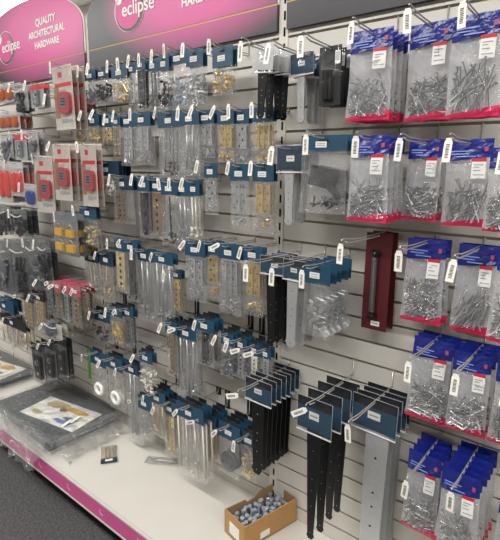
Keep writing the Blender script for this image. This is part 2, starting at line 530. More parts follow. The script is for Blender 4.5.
def make_hinge_pack(w, h, o, seed):
    root = empty('hinge_pack')
    t = o.get('t', 0.009) * (.7 if o.get('t', 0) in (.024,) else 1)
    hh = o.get('hh', 0.25) * h
    ct = o['c']; cm = o.get('m', 'steel')
    cardm = o.get('card', 'card_blue')
    b = MB()
    b.poly([(-w / 2, -hh + .012), (w / 2, -hh + .012), (w / 2, .010), (w * .48, .012), (-w * .48, .012), (-w / 2, .010)], -0.0012, 0.0012)
    b.box((0, -0.0016, -0.004), (w * 0.22, 0.0006, 0.006), 1)
    card = b.build('hanging_card', [cardm, 'slot_dark'], root)
    b = MB(); lx = o.get('lx', -0.05) * w; lz = 0.012 - hh * 0.58
    b.box((lx, -0.0021, lz), (min(w * 0.42, 0.034), 0.0010, min(hh * 0.38, 0.018)), 0)
    b.box((lx, -0.0028, lz + hh * .05), (min(w * 0.30, 0.024), 0.0004, 0.002), 1)
    b.box((lx, -0.0028, lz - hh * .06), (min(w * 0.34, 0.027), 0.0004, 0.002), 1)
    b.build('price_label', ['label', 'label_ink'], card)
    if o.get('tab'):
        b = MB(); b.box((0, 0, .019), (w * .62, .002, .018)); b.build('black_tab', 'card_black', root)  # plain black block above the card top
    bag = Bag(w, h - hh * 0.85, t, seed, top=0.012 - hh * 0.85, flare=o.get('flare', .02 + .06 * hsh(seed, 2.3)), rough=1.5)
    b = MB(); bag.patch(b, -1, 1, 0, 1, o.get('nu', 6), 10, (-1,)); bag.patch(b, -1, 1, 0, 1, 4, 6, (1,), 0, 1); b.build('clear_bag', ['film', 'film_back'], root)
    z1 = 0.012 - hh * 1.08; z0 = 0.012 - h * 0.97
    b = MB(); L_ = z1 - z0
    if ct == 'hinge':
        plates(b, w, -w * .36, w * .36, z1 - L_ * .03, z0 + L_ * o.get('cl', .36), 0, o.get('np', 2), o.get('holes', 4))
        b.build('hinge', [cm, 'slot_dark'], root)
        b = MB(); lumps(b, w, z0 + L_ * .24, z0 + L_ * .06, t, 16, seed, 0.010, 0, 0.34)
        s_ = b.build('screws', [cm], root); s_['kind'] = 'stuff'
    elif ct == 'bar':
        nb = o.get('nb', 1); bw = w * o.get('bw', 0.5) / nb
        for i in range(nb):
            x = (i - (nb - 1) / 2) * bw * 1.25 + o.get('bx', 0) * w
            b = MB(); b.box((x, 0, (z1 + z0) / 2 + L_ * .06), (bw, 0.003, L_ * 0.86), 0)
            for k in range(5):
                b.disc((x, z0 + L_ * (0.2 + 0.16 * k)), bw * .13 + .0005, -0.0018, 7, 1)
            b.tube([(x + bw * .5, -0.001, z0 + L_ * .1), (x + bw * .5, -0.001, z1)], 0.0026, 6, 0)
            b.build('bar', [cm, 'slot_dark'], root)
        b = MB(); lumps(b, w, z0 + L_ * .14, z0 + L_ * .03, t, 8, seed, 0.009, 0, 0.3)
        s_ = b.build('screws', [cm], root); s_['kind'] = 'stuff'
    elif ct == 'rod':
        for i in range(o.get('nb', 2)):
            x = (i - (o.get('nb', 2) - 1) / 2) * w * .3
            b = MB(); b.tube([(x, 0, z1), (x + rnd.uniform(-.1, .1) * w, 0, z0 + L_ * .1)], 0.0035, 7); b.build('rod', cm, root, True)
        b = MB(); lumps(b, w, z0 + L_ * .3, z0 + L_ * .04, t, 10, seed, 0.012, 0, 0.34)
        s_ = b.build('fixings', [o.get('m2', cm)], root); s_['kind'] = 'stuff'
    elif ct == 'lumps':
        lumps(b, w, z1 - L_ * o.get('dz', .25), z0 + L_ * .06, t * 1.2, o.get('nl', 26), seed, o.get('ls', 0.014), 0, 0.40)
        s_ = b.build('fittings', [cm], root); s_['kind'] = 'stuff'
    elif ct == 'disc':
        zc = z0 + L_ * .28; n = 22; rr = w * .27
        b.tube([(rr * .72 * math.cos(2 * PI * i / n), -0.001, zc + rr * .72 * math.sin(2 * PI * i / n)) for i in range(n)], rr * .32, 7, closed=True)
        b.build('disc', 'white', root, True)
        b = MB(); b.tube([(0, 0, zc + rr), (w * .02, 0, zc + rr * 1.8), (w * .16, -0.001, zc + rr * 2.6)], 0.003, 6); b.build('pull_cord', 'white', root, True)
    elif ct == 'coil':
        zc = (z0 + z1) / 2 - L_ * .1
        for k in range(4):
            b = MB(); n = 20; rr = w * (.36 - .06 * k)
            b.tube([(rr * math.cos(2 * PI * i / n), -0.003 + .002 * k, zc + rr * math.sin(2 * PI * i / n)) for i in range(n)], w * .035, 6, closed=True)
            b.build('coil', cm, root, True)
    elif ct == 'plate':
        b.box((0, 0.002, z1 - L_ * .42), (w * .62, .003, L_ * .34), 0, Matrix.Rotation(.22, 3, 'Y'))
        b.build('plate', cm, root)
        b = MB(); b.box((w * .2, -.001, z1 - L_ * .62), (w * .5, .003, w * .12), 0, Matrix.Rotation(.8, 3, 'Y')); b.build('pin', cm, root)
        b = MB(); lumps(b, w, z0 + L_ * .22, z0 + L_ * .08, t, 10, seed, 0.014, 0, 0.34)
        s_ = b.build('screws', [cm], root); s_['kind'] = 'stuff'
    return root

def make_tee(w, h, o, seed):
    """tee hinge: sleeve-wrapped card with a long tapering strap hanging below"""
    root = empty('tee_hinge_pack')
    hc = o['hc']; cm = o.get('m', 'black_iron'); cardm = o.get('card', 'card_blue')
    b = MB()
    b.box((0, 0, .012 - hc * .5), (w * .97, .002, hc), 0)
    b.box((0, -0.0004, .012 - hc * .14), (w * .97, .0022, hc * .28), 1)
    card = b.build('hanging_card', [cardm, 'card_black' if cardm == 'card_blue' else cardm], root)
    b = MB(); b.box((o.get('lx', .0) * w, -0.0020, .012 - hc * .52), (w * .28, .001, hc * .24), 0)
    b.box((o.get('lx', .0) * w, -0.0027, .012 - hc * .52), (w * .2, .0004, hc * .05), 1)
    b.build('price_label', ['label', 'label_ink'], card)
    b = MB()
    bag = Bag(w, hc * 1.14, .009, seed, top=.016, rough=.5); bag.patch(b, -1, 1, 0, 1, 6, 4, (-1, 1))
    b.build('clear_sleeve', 'blister', root)
    b = MB(); zt_, zb_ = .015, .012 - hc * 1.1
    b.tube([(-w * .5, -.002, zb_), (w * .5, -.002, zb_)], .0026, 6)
    b.tube([(-w * .5, -.001, zb_), (-w * .5, -.001, zt_), (w * .5, -.001, zt_), (w * .5, -.001, zb_)], .0006, 4)  # thin milky loop stands in for glints along the sleeve edges
    b.build('sleeve_seam_glints', 'film_milky', root, True)
    b = MB(); b.box((0, .0035, .012 - hc * .72), (w * .8, .003, hc * .3)); b.build('cross_plate', cm, root)
    L_ = h - hc * .8
    x0 = o.get('sx', -.06) * w; w0 = o.get('sw', .38) * w; w1 = w0 * o.get('tp', .5)
    for k in range(o.get('ns', 1)):
        x = x0 + k * o.get('sdx', .22) * w; y = .003 + .006 * k
        zt = .012 - hc * .8; zb = zt - L_ * (1 - .03 * k)
        b = MB()
        pts = [(x - w0 / 2, zt), (x - w1 / 2, zb + w1 * .9), (x - w1 * .62, zb + w1 * .5), (x - w1 * .3, zb), (x + w1 * .3, zb), (x + w1 * .62, zb + w1 * .5), (x + w1 / 2, zb + w1 * .9), (x + w0 / 2, zt)]
        b.poly(pts, y - .0018, y + .0018)
        for q in range(4):
            z = zt - L_ * (.22 + .24 * q)
            b.disc((x, z), w1 * .065, y - .0022, 8, 1)
            if q == 1: b.disc((x, z - L_ * .1), w1 * .06, y - .0022, 8, 1)
        b.build('strap', [cm, 'steel' if cm == 'black_iron' else 'slot_dark'], root)
    return root

def make_lock(w, h, o, seed):
    root = empty('lock_card')
    b = MB(); b.box((0, 0, .012 - h / 2), (w, .0016, h)); card = b.build('hanging_card', 'lock_card', root)
    b = MB(); b.box((w * .02, -.0012, .012 - h * .29), (w * .84, .001, h * .06)); b.build('title_band', 'red_ink', card)
    b = MB(); b.box((-w * .1, -.0012, .012 - h * .13), (w * .2, .001, h * .08)); b.build('badge', 'red_ink', card)
    b = MB()
    b.box((-w * .34, -.0012, .012 - h * .56), (w * .26, .001, h * .5)); b.build('picture_panel', 'bronze', card)
    b = MB()
    for i in range(5): b.box((w * (-.1 + .05 * (i % 2)), -.0012, .012 - h * (.37 + .018 * i)), (w * (.5 - .08 * (i % 3)), .001, h * .008))
    b.box((0, -.0012, .012 - h * .86), (w * .3, .001, h * .07)); b.box((w * .28, -.0012, .012 - h * .86), (w * .18, .001, h * .05))
    b.build('print_lines', 'label_ink', card)
    b = MB()
    bw, bh = w * .6, h * .34; cx, cz = w * .12, .012 - h * .58
    pts = []
    for i in range(20):
        a = 2 * PI * i / 20; c_, s_ = math.cos(a), math.sin(a)
        pts.append((cx + bw / 2 * math.copysign(abs(c_) ** .5, c_), cz + bh / 2 * math.copysign(abs(s_) ** .5, s_)))
    b.poly(pts[::-1], -.0165, -.001)
    body = b.build('lock_body', 'lock_red', root)
    b = MB(); b.box((cx, -.0172, cz + bh * .04), (bw * .5, .001, bh * .5)); b.build('face_plate', 'grey', body)
    b = MB()
    for i in range(3): b.box((cx, -.0180, cz + bh * (.18 - .13 * i)), (bw * .34, .0008, bh * .05))
    b.build('dial', 'black', body)
    b = MB(); b.box((0, -.0095, .012 - h * .5), (w * .99, .0165, h * .97)); b.build('blister', 'blister', root)
    return root

def make_spring(w, h, o, seed):
    root = empty('gate_spring_card')
    b = MB(); b.box((0, 0, .012 - h / 2), (w, .003, h)); card = b.build('hanging_card', 'maroon', root)
    b = MB(); b.disc((-w * .38, .012 - h * .955), w * .05, -.0018, 10); b.disc((0, .012 - h * .025), w * .06, -.0018, 10); b.build('punch_hole', 'slot_dark', card)
    b = MB(); b.box((w * .06, -.0021, .012 - h * .93), (w * .34, .001, h * .05)); b.box((w * .06, -.0028, .012 - h * .93), (w * .26, .0004, h * .012), 1); b.build('price_label', ['label', 'label_ink'], card)
    b = MB(); n = 300; turns = 30; zt, zb = .012 - h * .24, .012 - h * .80
    b.tube([(-w * .06 + w * .10 * math.cos(2 * PI * turns * i / n), -.012 + .007 * math.sin(2 * PI * turns * i / n), zt + (zb - zt) * i / n) for i in range(n + 1)], .0019, 5)
    b.build('coil_spring', 'coil_dark', root, True)
    b = MB(); b.tube([(-w * .06, -.012, zt + h * .05), (-w * .06, -.012, zb - h * .05)], .0032, 7); b.build('spring_rod', 'steel', root, True)
    for s_, z in ((1, zt), (-1, zb)):
        b = MB()
        b.box((-w * .06, -.008, z + s_ * h * .05), (w * .36, .012, h * .022), 0, Matrix.Rotation(.35 * s_, 3, 'Y'))
        b.tube([(-w * .06, -.012, z), (-w * .02, -.014, z + s_ * h * .03), (w * .06, -.014, z + s_ * h * .075)], .005, 7)
        b.box((-w * .10, -.006, z + s_ * h * .02), (w * .13, .010, h * .03))
        b.build('end_bracket', 'black_iron', root)
    return root

def make_box_pack(w, h, o, seed):
    """clear clamshell with a dark insert"""
    root = empty('clamshell_pack')
    cm = o.get('m', 'grey')
    t = .020
    b = MB(); b.box((0, -t / 2, .012 - h * .5), (w, t, h)); b.build('clear_shell', 'blister', root)
    b = MB(); b.box((0, .0008, .012 - h * .5), (w * .94, .0012, h * .96)); card = b.build('insert_card', o.get('card', 'slate'), root)
    b = MB(); n = 9
    b.tube([(w * (-.35 + .7 * i / n), -t - .001, .012 - h * .17 - .012 * math.sin(PI * i / n)) for i in range(n + 1)], .003, 6); b.build('curved_rim_highlight', 'film_milky', root, True)  # milky white tube: the rim with its curved highlight painted in
    z = .012 - h * .6
    b = MB(); lumps(b, w, z + h * .25, z - h * .28, t * .8, 9, seed, w * .3, 0, .22)
    for i, p in enumerate(b.v): b.v[i] = (p[0], min(-.001, max(-t + .002, p[1] - t * .45)), p[2])
    s_ = b.build('fittings', cm, root); s_['kind'] = 'stuff'
    return root

def make_blister(w, h, o, seed):
    """small blister card: reflector discs, padlocks, latches ..."""
    root = empty(o.get('name', 'blister_pack'))
    cm = o.get('m', 'amber')
    b = MB(); b.box((0, 0, .012 - h / 2), (w, .0014, h)); card = b.build('hanging_card', o.get('card', 'card_clear'), root)
    if o.get('band'):
        b = MB(); b.box((0, -.0012, .012 - h * .12), (w * .98, .001, h * .22)); b.build('title_band', o['band'], card)
    b = MB(); b.box((0, -.011, .012 - h * .58), (w * .96, .019, h * .80)); b.build('blister', 'blister', root)
    nx, nz = o.get('grid', (1, 1))
    for i in range(nx):
        for k in range(nz):
            cx = (i - (nx - 1) / 2) * w * .9 / nx; cz = .012 - h * .58 + (k - (nz - 1) / 2) * h * .72 / nz
            rx, rz = w * .39 / nx, h * .31 / nz
            b = MB()
            sh = o.get('shape', 'dome')
            if sh == 'dome':
                n = 12; rings = []
                V = []; F = []
                for q, (f_, y) in enumerate(((1, -.001), (1, -.008), (.8, -.013), (.35, -.0155))):
                    for a in range(n):
                        c_, s_ = math.cos(2 * PI * a / n), math.sin(2 * PI * a / n)
                        V.append((cx + rx * f_ * math.copysign(abs(c_) ** .7, c_), y, cz + rz * f_ * math.copysign(abs(s_) ** .7, s_)))
                for q in range(3):
                    for a in range(n): F.append((q * n + a, q * n + (a + 1) % n, (q + 1) * n + (a + 1) % n, (q + 1) * n + a))
                F.append(tuple(3 * n + a for a in range(n)))
                b.add(V, F); b.build(o.get('part', 'reflector'), cm, root)
            elif sh == 'padlock':
                b.box((cx, -.008, cz - rz * .4), (rx * 1.5, .012, rz * 1.1))
                bd = b.build('padlock', cm, root)
                b = MB(); n = 9
                b.tube([(cx + rx * .5 * math.cos(PI * q / n), -.008, cz + rz * .25 + rz * .6 * math.sin(PI * q / n)) for q in range(n + 1)], .0026, 6); b.build('shackle', 'chrome', bd, True)
            else:
                b.box((cx, -.007, cz), (rx * 1.1, .012, rz * 1.9)); b.tube([(cx - rx * .2, -.012, cz + rz * .75), (cx + rx * .3, -.016, cz + rz * .3)], [.004, .006], 7)
                bd = b.build('latch', cm, root)
                b = MB(); b.disc((cx, cz + rz * .4), rx * .38, -.0136, 10); b.disc((cx, cz - rz * .5), rx * .2, -.0136, 8); b.build('round_plate', 'steel', bd)
    return root

def make_latch_bag(w, h, o, seed):
    root = empty('latch_pack')
    b = MB(); b.box((0, 0, .012 - h * .5), (w, .002, h)); card = b.build('hanging_card', 'card_black', root)
    b = MB(); b.box((w * .34, -.0018, .012 - h * .20), (w * .24, .001, h * .22), 0)
    for i in range(5): b.box((w * .34, -.0026, .012 - h * (.13 + .03 * i)), (w * .18, .0004, h * .008), 1)
    b.build('price_label', ['label', 'label_ink'], card)
    b = MB()
    for i in range(3):
        for k in range(2): b.box((w * (-.22 + .15 * i), -.0018, .012 - h * (.56 + .07 * k + .03 * i)), (w * .10, .001, h * .05))
    b.build('printed_squares', 'label_ink', card)
    b = MB(); b.box((-w * .05, -.008, .012 - h * .66), (w * .42, .010, h * .5)); b.tube([(-w * .05, -.012, .012 - h * .45), (-w * .05, -.012, .012 - h * .9)], .005, 7); b.build('bolt_latch', 'black_iron', root)
    b = MB(); bag = Bag(w * 1.02, h * 1.01, .026, seed, rough=1.2); bag.patch(b, -1, 1, 0, 1, 5, 8, (-1,)); b.build('clear_front', 'blister', root)
    return root

MAKERS = dict(nail=(make_nail_bag, 'nail bag'), hinge=(make_hinge_pack, 'hardware pack'), tee=(make_tee, 'hinge pack'), lock=(make_lock, 'lock pack'),
              spring=(make_spring, 'spring card'), shell=(make_box_pack, 'hardware pack'), blister=(make_blister, 'blister pack'), latch=(make_latch_bag, 'latch pack'))

# ------------------------------------------------------------------ hooks
def make_hook(p, yend, tilt, chrome=True, tsc=1.0):
    """double wire display hook: p is the point on the wall (x, 0, z)"""
    root = empty('display_hook', (p[0], 0, p[2]))
    L_ = yend
    zs = SLOT0 + math.ceil((p[2] + 0.004 - SLOT0) / PITCH) * PITCH - p[2]
    if not chrome:
        b = MB(); b.box((0, -.0018, zs / 2 - .004), (.026, .0036, zs + .016)); b.box((0, .004, zs), (.022, .012, .005))
        b.build('wall_plate', 'black', root)
    b = MB()
    b.tube([(0, .008, zs), (0, -.0025, zs), (0, -.003, .003), (0, -.006, 0), (0, -L_ * .5, 0), (0, -L_ * .86, .001), (0, -L_ * .93, .006)], .0022, 6)
    b.build('prong', 'chrome', root, True)
    up = .008
    b = MB()
    b.tube([(0, -.002, up * .9), (0, -L_ * .62, up * .95), (0, -L_ * .80, up * 1.15), (0, -L_ * .965, up * 1.9), (0, -L_, up * 1.8), (0, -L_ - .003, up * 1.4)], .0018, 6)
    b.build('label_arm', 'chrome', root, True)
    tk = MB()
    tk.poly([(-.012, -.062), (.012, -.062), (.012, -.004), (.007, .004), (-.007, .004), (-.012, -.004)], -.0012, .0012)
    tk.box((0, -.0002, .0045), (.016, .0036, .005))
    t = tk.build('price_ticket', 'ticket', root)
    t.location = (0, -L_ - .005, up * .6 - (.006 if tsc > .7 else -.008)); t.scale = (tsc,) * 3; t.rotation_euler = (rnd.uniform(-.15, .1), tilt, rnd.uniform(-.25, .15))
    b = MB()
    for i in range(9):
        b.box((rnd.uniform(-.0006, .0006), -.0017, -.012 - .0046 * i), (.010, .0006, .0021 if i % 3 else .003))
    b.build('barcode', 'barcode', t)
    return root

ORD = ['first', 'second', 'third', 'fourth', 'fifth', 'sixth', 'seventh', 'eighth', 'ninth', 'tenth', 'eleventh', 'twelfth', 'thirteenth', 'fourteenth', 'fifteenth', 'sixteenth', 'seventeenth', 'eighteenth', 'nineteenth', 'twentieth']
ROWN = ['one', 'two', 'three', 'four', 'five', 'six']
import os
DBG = []

def solve_off(cx, cy, tx, T):
    lo, hi = 0.02, T - 0.02
    def f(off):
        p = at(cx, cy, off)
        return proj(Vector((p.x, -T, p.z)))[0] - tx
    # larger off -> hook end projects further right
    if f(lo) > 0: return lo
    if f(hi) < 0: return hi
    for _ in range(40):
        mid = (lo + hi) / 2
        if f(mid) > 0: hi = mid
        else: lo = mid
    return lo

def stack(panel, row, order, kind, xl, xr, yt, yb, n=1, sp=.03, tx=None, T=.27, off=None, desc='', tilt=None, chrome=True, jit=1.0, hook=True, wf=1.0, **o):
    cx = (xl + xr) / 2
    rnd.seed('%s %d %d b' % (panel, row, order))
    if off is None:
        off = solve_off(cx, yt, tx if tx is not None else cx - 14, T)
    off = max(off, (n - 1) * sp + .022)
    if off > T - .015: T = off + .02
    if panel != 'near' and kind == 'hinge':
        q_ = .026 if panel == 'far' else .020 if row < 4 else .024
        if row >= 4 and panel == 'middle': o['tab'] = True
        off = max(.02, round((off - .02) / q_) * q_ + .02 + q_ * .5 * (order % 2)); off = max(off, (n - 1) * q_ + .02 + q_ * .5 * (order % 2)); sp = q_
        T = max(T, off + .02)
    p = at(cx, yt, off)
    a, c = at(xl, yt, off), at(xr, yt, off)
    # use same height line for the width: intersect the pixel columns at the pack's own height
    w = abs(c.x - a.x) * wf
    h = p.z - at(cx, yb, off).z
    if 'yc' in o: o['hc'] = p.z - at(cx, o.pop('yc'), off).z
    seed = rnd.randrange(1000)
    mk, cat = MAKERS[kind]
    if cat == 'hardware pack' and o.get('c') == 'hinge': cat = 'hinge pack'
    if panel == 'far': jit = .35
    if panel == 'middle': jit = .5
    proto = mk(w, h, o, seed)
    z = p.z - .012
    hname = '%s from far end, row %s, %s panel' % (ORD[order], ROWN[row], panel)
    if hook:
        if tilt is None:
            tilt = rnd.choice([0, .05, -.05, .1]) if panel == 'near' else rnd.choice([0, .1, .5, .35, -.1, .6, .15] if row < 3 else [.1, .5, .9, .4, 1.1, .7])
        hk = make_hook((p.x, 0, z + .0035), T, tilt, chrome, .77 if panel == 'near' else .68)
        tag(hk, 'wire display hook with white price ticket, ' + hname, 'hook', 'display hooks on the slatwall')
    grp = {'nail': 'bags of nails and screws', 'tee': 'tee hinge packs', 'lock': 'red lock cards'}.get(kind, 'hardware packs on the %s panel' % panel)
    for k in range(n):
        r = proto if k == 0 else copy_tree(proto)
        r.location = (p.x + (rnd.uniform(-.004, .004) * jit if k else 0), -off + k * sp, z + (rnd.uniform(-.0015, .0015) if k else 0))
        r.rotation_euler = (rnd.uniform(-.01, .02), rnd.gauss(0, .018) * jit, rnd.gauss(0, .05) * jit)
        pos = 'alone' if n == 1 else ('frontmost' if k == 0 else ORD[k] + ' back')
        lab = '%s %s on %s' % (desc, pos, hname.replace(' from far', ' hook from far'))
        tag(r, lab, cat, grp)

ROWS = {}
def E(panel, row, kind, xl, xr, yt, yb, **kw):
    ROWS.setdefault((panel, row), []).append((kind, xl, xr, yt, yb, kw))

# ---- near panel (blue nail bags, tee hinges)
NB = 'blue headed nail bag'
E('near', 0, 'tee', 253, 274, 47, 118, yc=70, n=4, sp=.032, tx=242, T=.3, jit=2.2, card='card_silver', desc='black strap hinge pack', ns=1, sw=.5, tp=.55, sx=.02)
E('near', 0, 'tee', 290, 314, 53, 122, yc=73, n=4, sp=.03, tx=270, T=.3, jit=1.8, m='zinc', card='card_blue', desc='galvanised strap hinge pack', sw=.36, tp=.75)
E('near', 0, 'latch', 320, 342, 46, 105, n=3, sp=.034, tx=302, T=.3, desc='black latch pack')
E('near', 0, 'nail', 352, 393, 30, 121, n=4, sp=.036, tx=353, desc='grey wire nail bag', style='wire')
E('near', 0, 'nail', 411, 453, 23, 121, n=2, sp=.03, tx=409, desc=NB, style='wire')
E('near', 0, 'nail', 454, 504, 14, 118, n=2, sp=.03, tx=464, desc='large loose nail bag', style='long')
E('near', 1, 'tee', 277, 305, 146, 225, yc=170, n=4, sp=.028, tx=273, T=.27, m='zinc', card='card_navy', desc='galvanised strap hinge pack', sw=.34, tp=.75)
E('near', 1, 'hinge', 303, 346, 135, 214, n=3, sp=.03, tx=307, c='plate', m='dark', hh=.2, desc='dark gate fitting bag', lx=-.06)
E('near', 1, 'nail', 351, 390, 136, 223, n=4, sp=.034, tx=357, desc='shiny wire nail bag', style='wire')
E('near', 1, 'nail', 410, 444, 140, 222, n=2, sp=.03, tx=401, desc=NB, style='screw')
E('near', 1, 'nail', 448, 494, 140, 228, n=1, tx=450, desc='bright long nail bag', style='long')
E('near', 1, 'nail', 491, 532, 148, 234, n=1, off=.2, desc='half hidden nail bag', style='wire')
E('near', 2, 'tee', 261, 284, 257, 345, yc=273, n=4, sp=.03, tx=247, T=.3, desc='black strap hinge pack', sw=.4, tp=.6, lx=.1)
E('near', 2, 'tee', 283, 306, 261, 349, yc=279, n=4, sp=.03, tx=273, T=.3, jit=1.6, m='zinc', desc='galvanised strap hinge pack', sw=.5, tp=.75)
E('near', 2, 'hinge', 305, 331, 264, 338, n=5, sp=.034, tx=303, T=.28, c='lumps', m='zinc', hh=.27, desc='clear zinc fitting bag', nl=14, ls=.022, lx=-.1, t=.02)
E('near', 2, 'spring', 367, 393, 233, 331, n=2, sp=.042, tx=334, T=.3, desc='maroon gate spring card', jit=.2)
E('near', 2, 'nail', 408, 447, 240, 325, n=2, sp=.03, tx=400, desc='grey clout nail bag', style='clout')
E('near', 2, 'nail', 459, 500, 246, 336, n=2, sp=.03, tx=453, desc='long screw bag', style='long')
E('near', 2, 'nail', 499, 540, 250, 348, n=1, off=.2, desc='half hidden nail bag', style='wire')
E('near', 3, 'tee', 245, 272, 381, 475, yc=401, n=7, sp=.028, tx=238, T=.3, desc='black strap hinge pack', sw=.45, tp=.7, tilt=1.2, sx=-.02, jit=.6)
E('near', 3, 'nail', 414, 454, 340, 424, n=3, sp=.032, tx=404, desc='grey screw bag', style='screw')
E('near', 3, 'nail', 454, 493, 354, 437, n=4, sp=.034, tx=457, desc='bright screw bag', style='screw')
E('near', 3, 'nail', 497, 540, 366, 452, n=2, sp=.03, off=.15, desc='edge nail bag', style='wire')
E('near', 4, 'tee', 297, 333, 400, 545, yc=432, n=4, sp=.06, off=.25, T=.3, desc='long black strap pack', sw=.42, tp=.42, tilt=1.0, sx=.0, jit=.5)
E('near', 4, 'tee', 352, 399, 400, 570, yc=431, n=4, sp=.035, tx=346, T=.3, m='zinc', desc='wide galvanised strap pack', sw=.52, tp=.85, sx=.1, jit=.6)
E('near', 4, 'nail', 408, 443, 455, 537, n=4, sp=.036, tx=406, desc='grey wire nail bag', style='wire')
E('near', 4, 'nail', 441, 482, 474, 562, n=6, sp=.033, tx=450, desc='full hook nail bag', style='wire')
E('near', 4, 'nail', 500, 545, 500, 590, n=2, sp=.03, off=.15, desc='edge nail bag', style='wire')

# ---- middle panel
def Hh(row, xl, xr, yt, yb, c, m='steel', **kw):
    kw.setdefault('T', .2)
    kw.setdefault('tx', (xl + xr) / 2 - 13)
    kw['chrome'] = row < 4
    E('middle', row, 'hinge', xl, xr, yt, yb, c=c, m=m, **kw)
Hh(0, 72, 84, 72, 105, 'lumps', 'steel', desc='steel fitting bag', hh=.3)
Hh(0, 84, 95, 70, 104, 'lumps', 'grey', n=2, desc='grey fitting bag', hh=.3)
Hh(0, 95, 108, 68, 102, 'lumps', 'dark', n=2, desc='dark fitting bag', card='card_navy', hh=.3)
Hh(0, 111, 127, 65, 101, 'lumps', 'brass', n=2, desc='brass bolt pack', hh=.36, nl=12, ls=.02)
Hh(0, 127, 135, 63, 105, 'bar', 'steel', desc='slim steel bar pack', hh=.25)
Hh(0, 136, 145, 60, 110, 'bar', 'dark', n=2, desc='black bar pack', hh=.18, bw=.7)
Hh(0, 147, 158, 59, 108, 'rod', 'grey', n=2, desc='grey rod pack', hh=.24)
Hh(0, 158, 169, 55, 109, 'lumps', 'dark', n=2, desc='small dark fitting bag', hh=.28)
Hh(0, 168, 187, 50, 109, 'lumps', 'bolt_zinc', n=1, desc='crumpled shiny fitting bag', hh=.24, t=.016, nl=40)
Hh(0, 186, 203, 49, 105, 'lumps', 'zinc', n=2, desc='zinc fitting bag', hh=.3, nl=34)
Hh(0, 212, 233, 46, 95, 'lumps', 'brass', n=2, desc='brass hinge bag', hh=.42, nl=30, ls=.013, dz=.1, tx=209)
Hh(1, 75, 86, 116, 146, 'lumps', 'beige', desc='small beige fitting bag', hh=.3)
Hh(1, 86, 99, 114, 143, 'lumps', 'brass', n=2, desc='small brass fitting bag', hh=.4)
Hh(1, 100, 113, 113, 143, 'hinge', 'brass', n=2, desc='short brass hinge pack', hh=.44, cl=.15, np=1)
Hh(1, 112, 120, 117, 159, 'bar', 'bronze', desc='slim bronze bar pack', hh=.2)
Hh(1, 120, 134, 114, 166, 'bar', 'steel', n=2, desc='clear steel bar pack', hh=.24, nb=2)
Hh(1, 133, 150, 112, 165, 'hinge', 'steel', n=2, desc='steel hinge pack', hh=.25, np=2)
Hh(1, 157, 181, 111, 178, 'rod', 'grey', n=2, desc='dark sprung catch bag', hh=.24, m2='dark', t=.024)
Hh(1, 180, 199, 111, 176, 'rod', 'steel', n=2, desc='clear rod bag', hh=.2)
Hh(1, 197, 214, 110, 158, 'hinge', 'steel', n=2, desc='steel butt hinge pack', hh=.27, np=2)
Hh(1, 217, 234, 110, 162, 'hinge', 'brass', n=2, desc='brass butt hinge pack', hh=.26, np=2)
Hh(1, 234, 249, 109, 164, 'hinge', 'steel', n=2, desc='pale steel hinge pack', hh=.26, np=1)
Hh(1, 252, 273, 107, 164, 'hinge', 'brass', n=2, desc='wide brass hinge pack', hh=.25, np=3)
Hh(2, 79, 96, 206, 246, 'lumps', 'beige', n=2, sp=.03, T=.27, desc='beige screw bag', hh=.3, nl=34)
Hh(2, 95, 118, 161, 196, 'lumps', 'pale', n=4, sp=.02, desc='pale fitting bag', hh=.42, card='card_navy')
Hh(2, 112, 133, 176, 223, 'bar', 'bronze', n=2, desc='bronze bar pack', hh=.29, card='card_navy', bx=-.2, bw=.3)
Hh(2, 137, 149, 176, 238, 'bar', 'dark', n=2, desc='dark bar pack', hh=.24, bw=.62)
Hh(2, 149, 163, 178, 239, 'bar', 'bronze', n=2, desc='brown bar pack', hh=.22, bw=.62)
Hh(2, 161, 177, 180, 246, 'rod', 'dark', desc='clear wire latch bag', hh=.22, nb=1)
Hh(2, 175, 189, 180, 243, 'rod', 'steel', n=2, desc='clear rod bag', hh=.25)
Hh(2, 188, 199, 180, 240, 'rod', 'pale', n=2, desc='pale rod bag', hh=.26)
Hh(2, 204, 217, 163, 215, 'hinge', 'steel', n=1, desc='steel hinge pack', hh=.28, np=1)
Hh(2, 230, 249, 164, 230, 'hinge', 'zinc', n=1, desc='zinc butt hinge pack', hh=.25, np=2)
Hh(2, 253, 274, 164, 233, 'hinge', 'brass', n=2, desc='brass butt hinge pack', hh=.25, np=2, holes=5)
Hh(3, 84, 98, 252, 292, 'rod', 'pale', n=2, desc='clear pale rod bag', hh=.24, card='card_navy')
Hh(3, 99, 113, 252, 297, 'rod', 'beige', n=2, desc='clear beige wire bag', hh=.3, card='card_navy', nb=1)
Hh(3, 114, 125, 239, 292, 'bar', 'beige', n=2, desc='cream bar pack', hh=.22, bw=.75)
Hh(3, 124, 137, 240, 301, 'bar', 'dark', n=2, desc='dark bar pack', hh=.2, bw=.45)
Hh(3, 135, 153, 249, 321, 'rod', 'steel', n=2, desc='long clear rod bag', hh=.16, card='card_navy')
Hh(3, 152, 173, 253, 328, 'rod', 'steel', n=2, desc='longest clear rod bag', hh=.14, nb=3)
Hh(3, 171, 181, 270, 312, 'bar', 'brass', n=2, desc='brass bar pack', hh=.2, card='card_navy')
Hh(3, 185, 205, 241, 301, 'hinge', 'steel', n=2, desc='steel butt hinge pack', hh=.25, np=2, holes=5)
Hh(3, 205, 220, 241, 299, 'hinge', 'brass', n=2, desc='brass hinge pack', hh=.24, np=1, holes=5)
Hh(3, 218, 240, 244, 315, 'hinge', 'steel', n=2, desc='wide steel hinge pack', hh=.21, np=3, holes=5)
Hh(3, 243, 263, 247, 316, 'hinge', 'brass', n=2, desc='wide brass hinge pack', hh=.2, np=2, holes=5)
Hh(4, 94, 109, 310, 341, 'lumps', 'dark', desc='black catch bag', hh=.36)
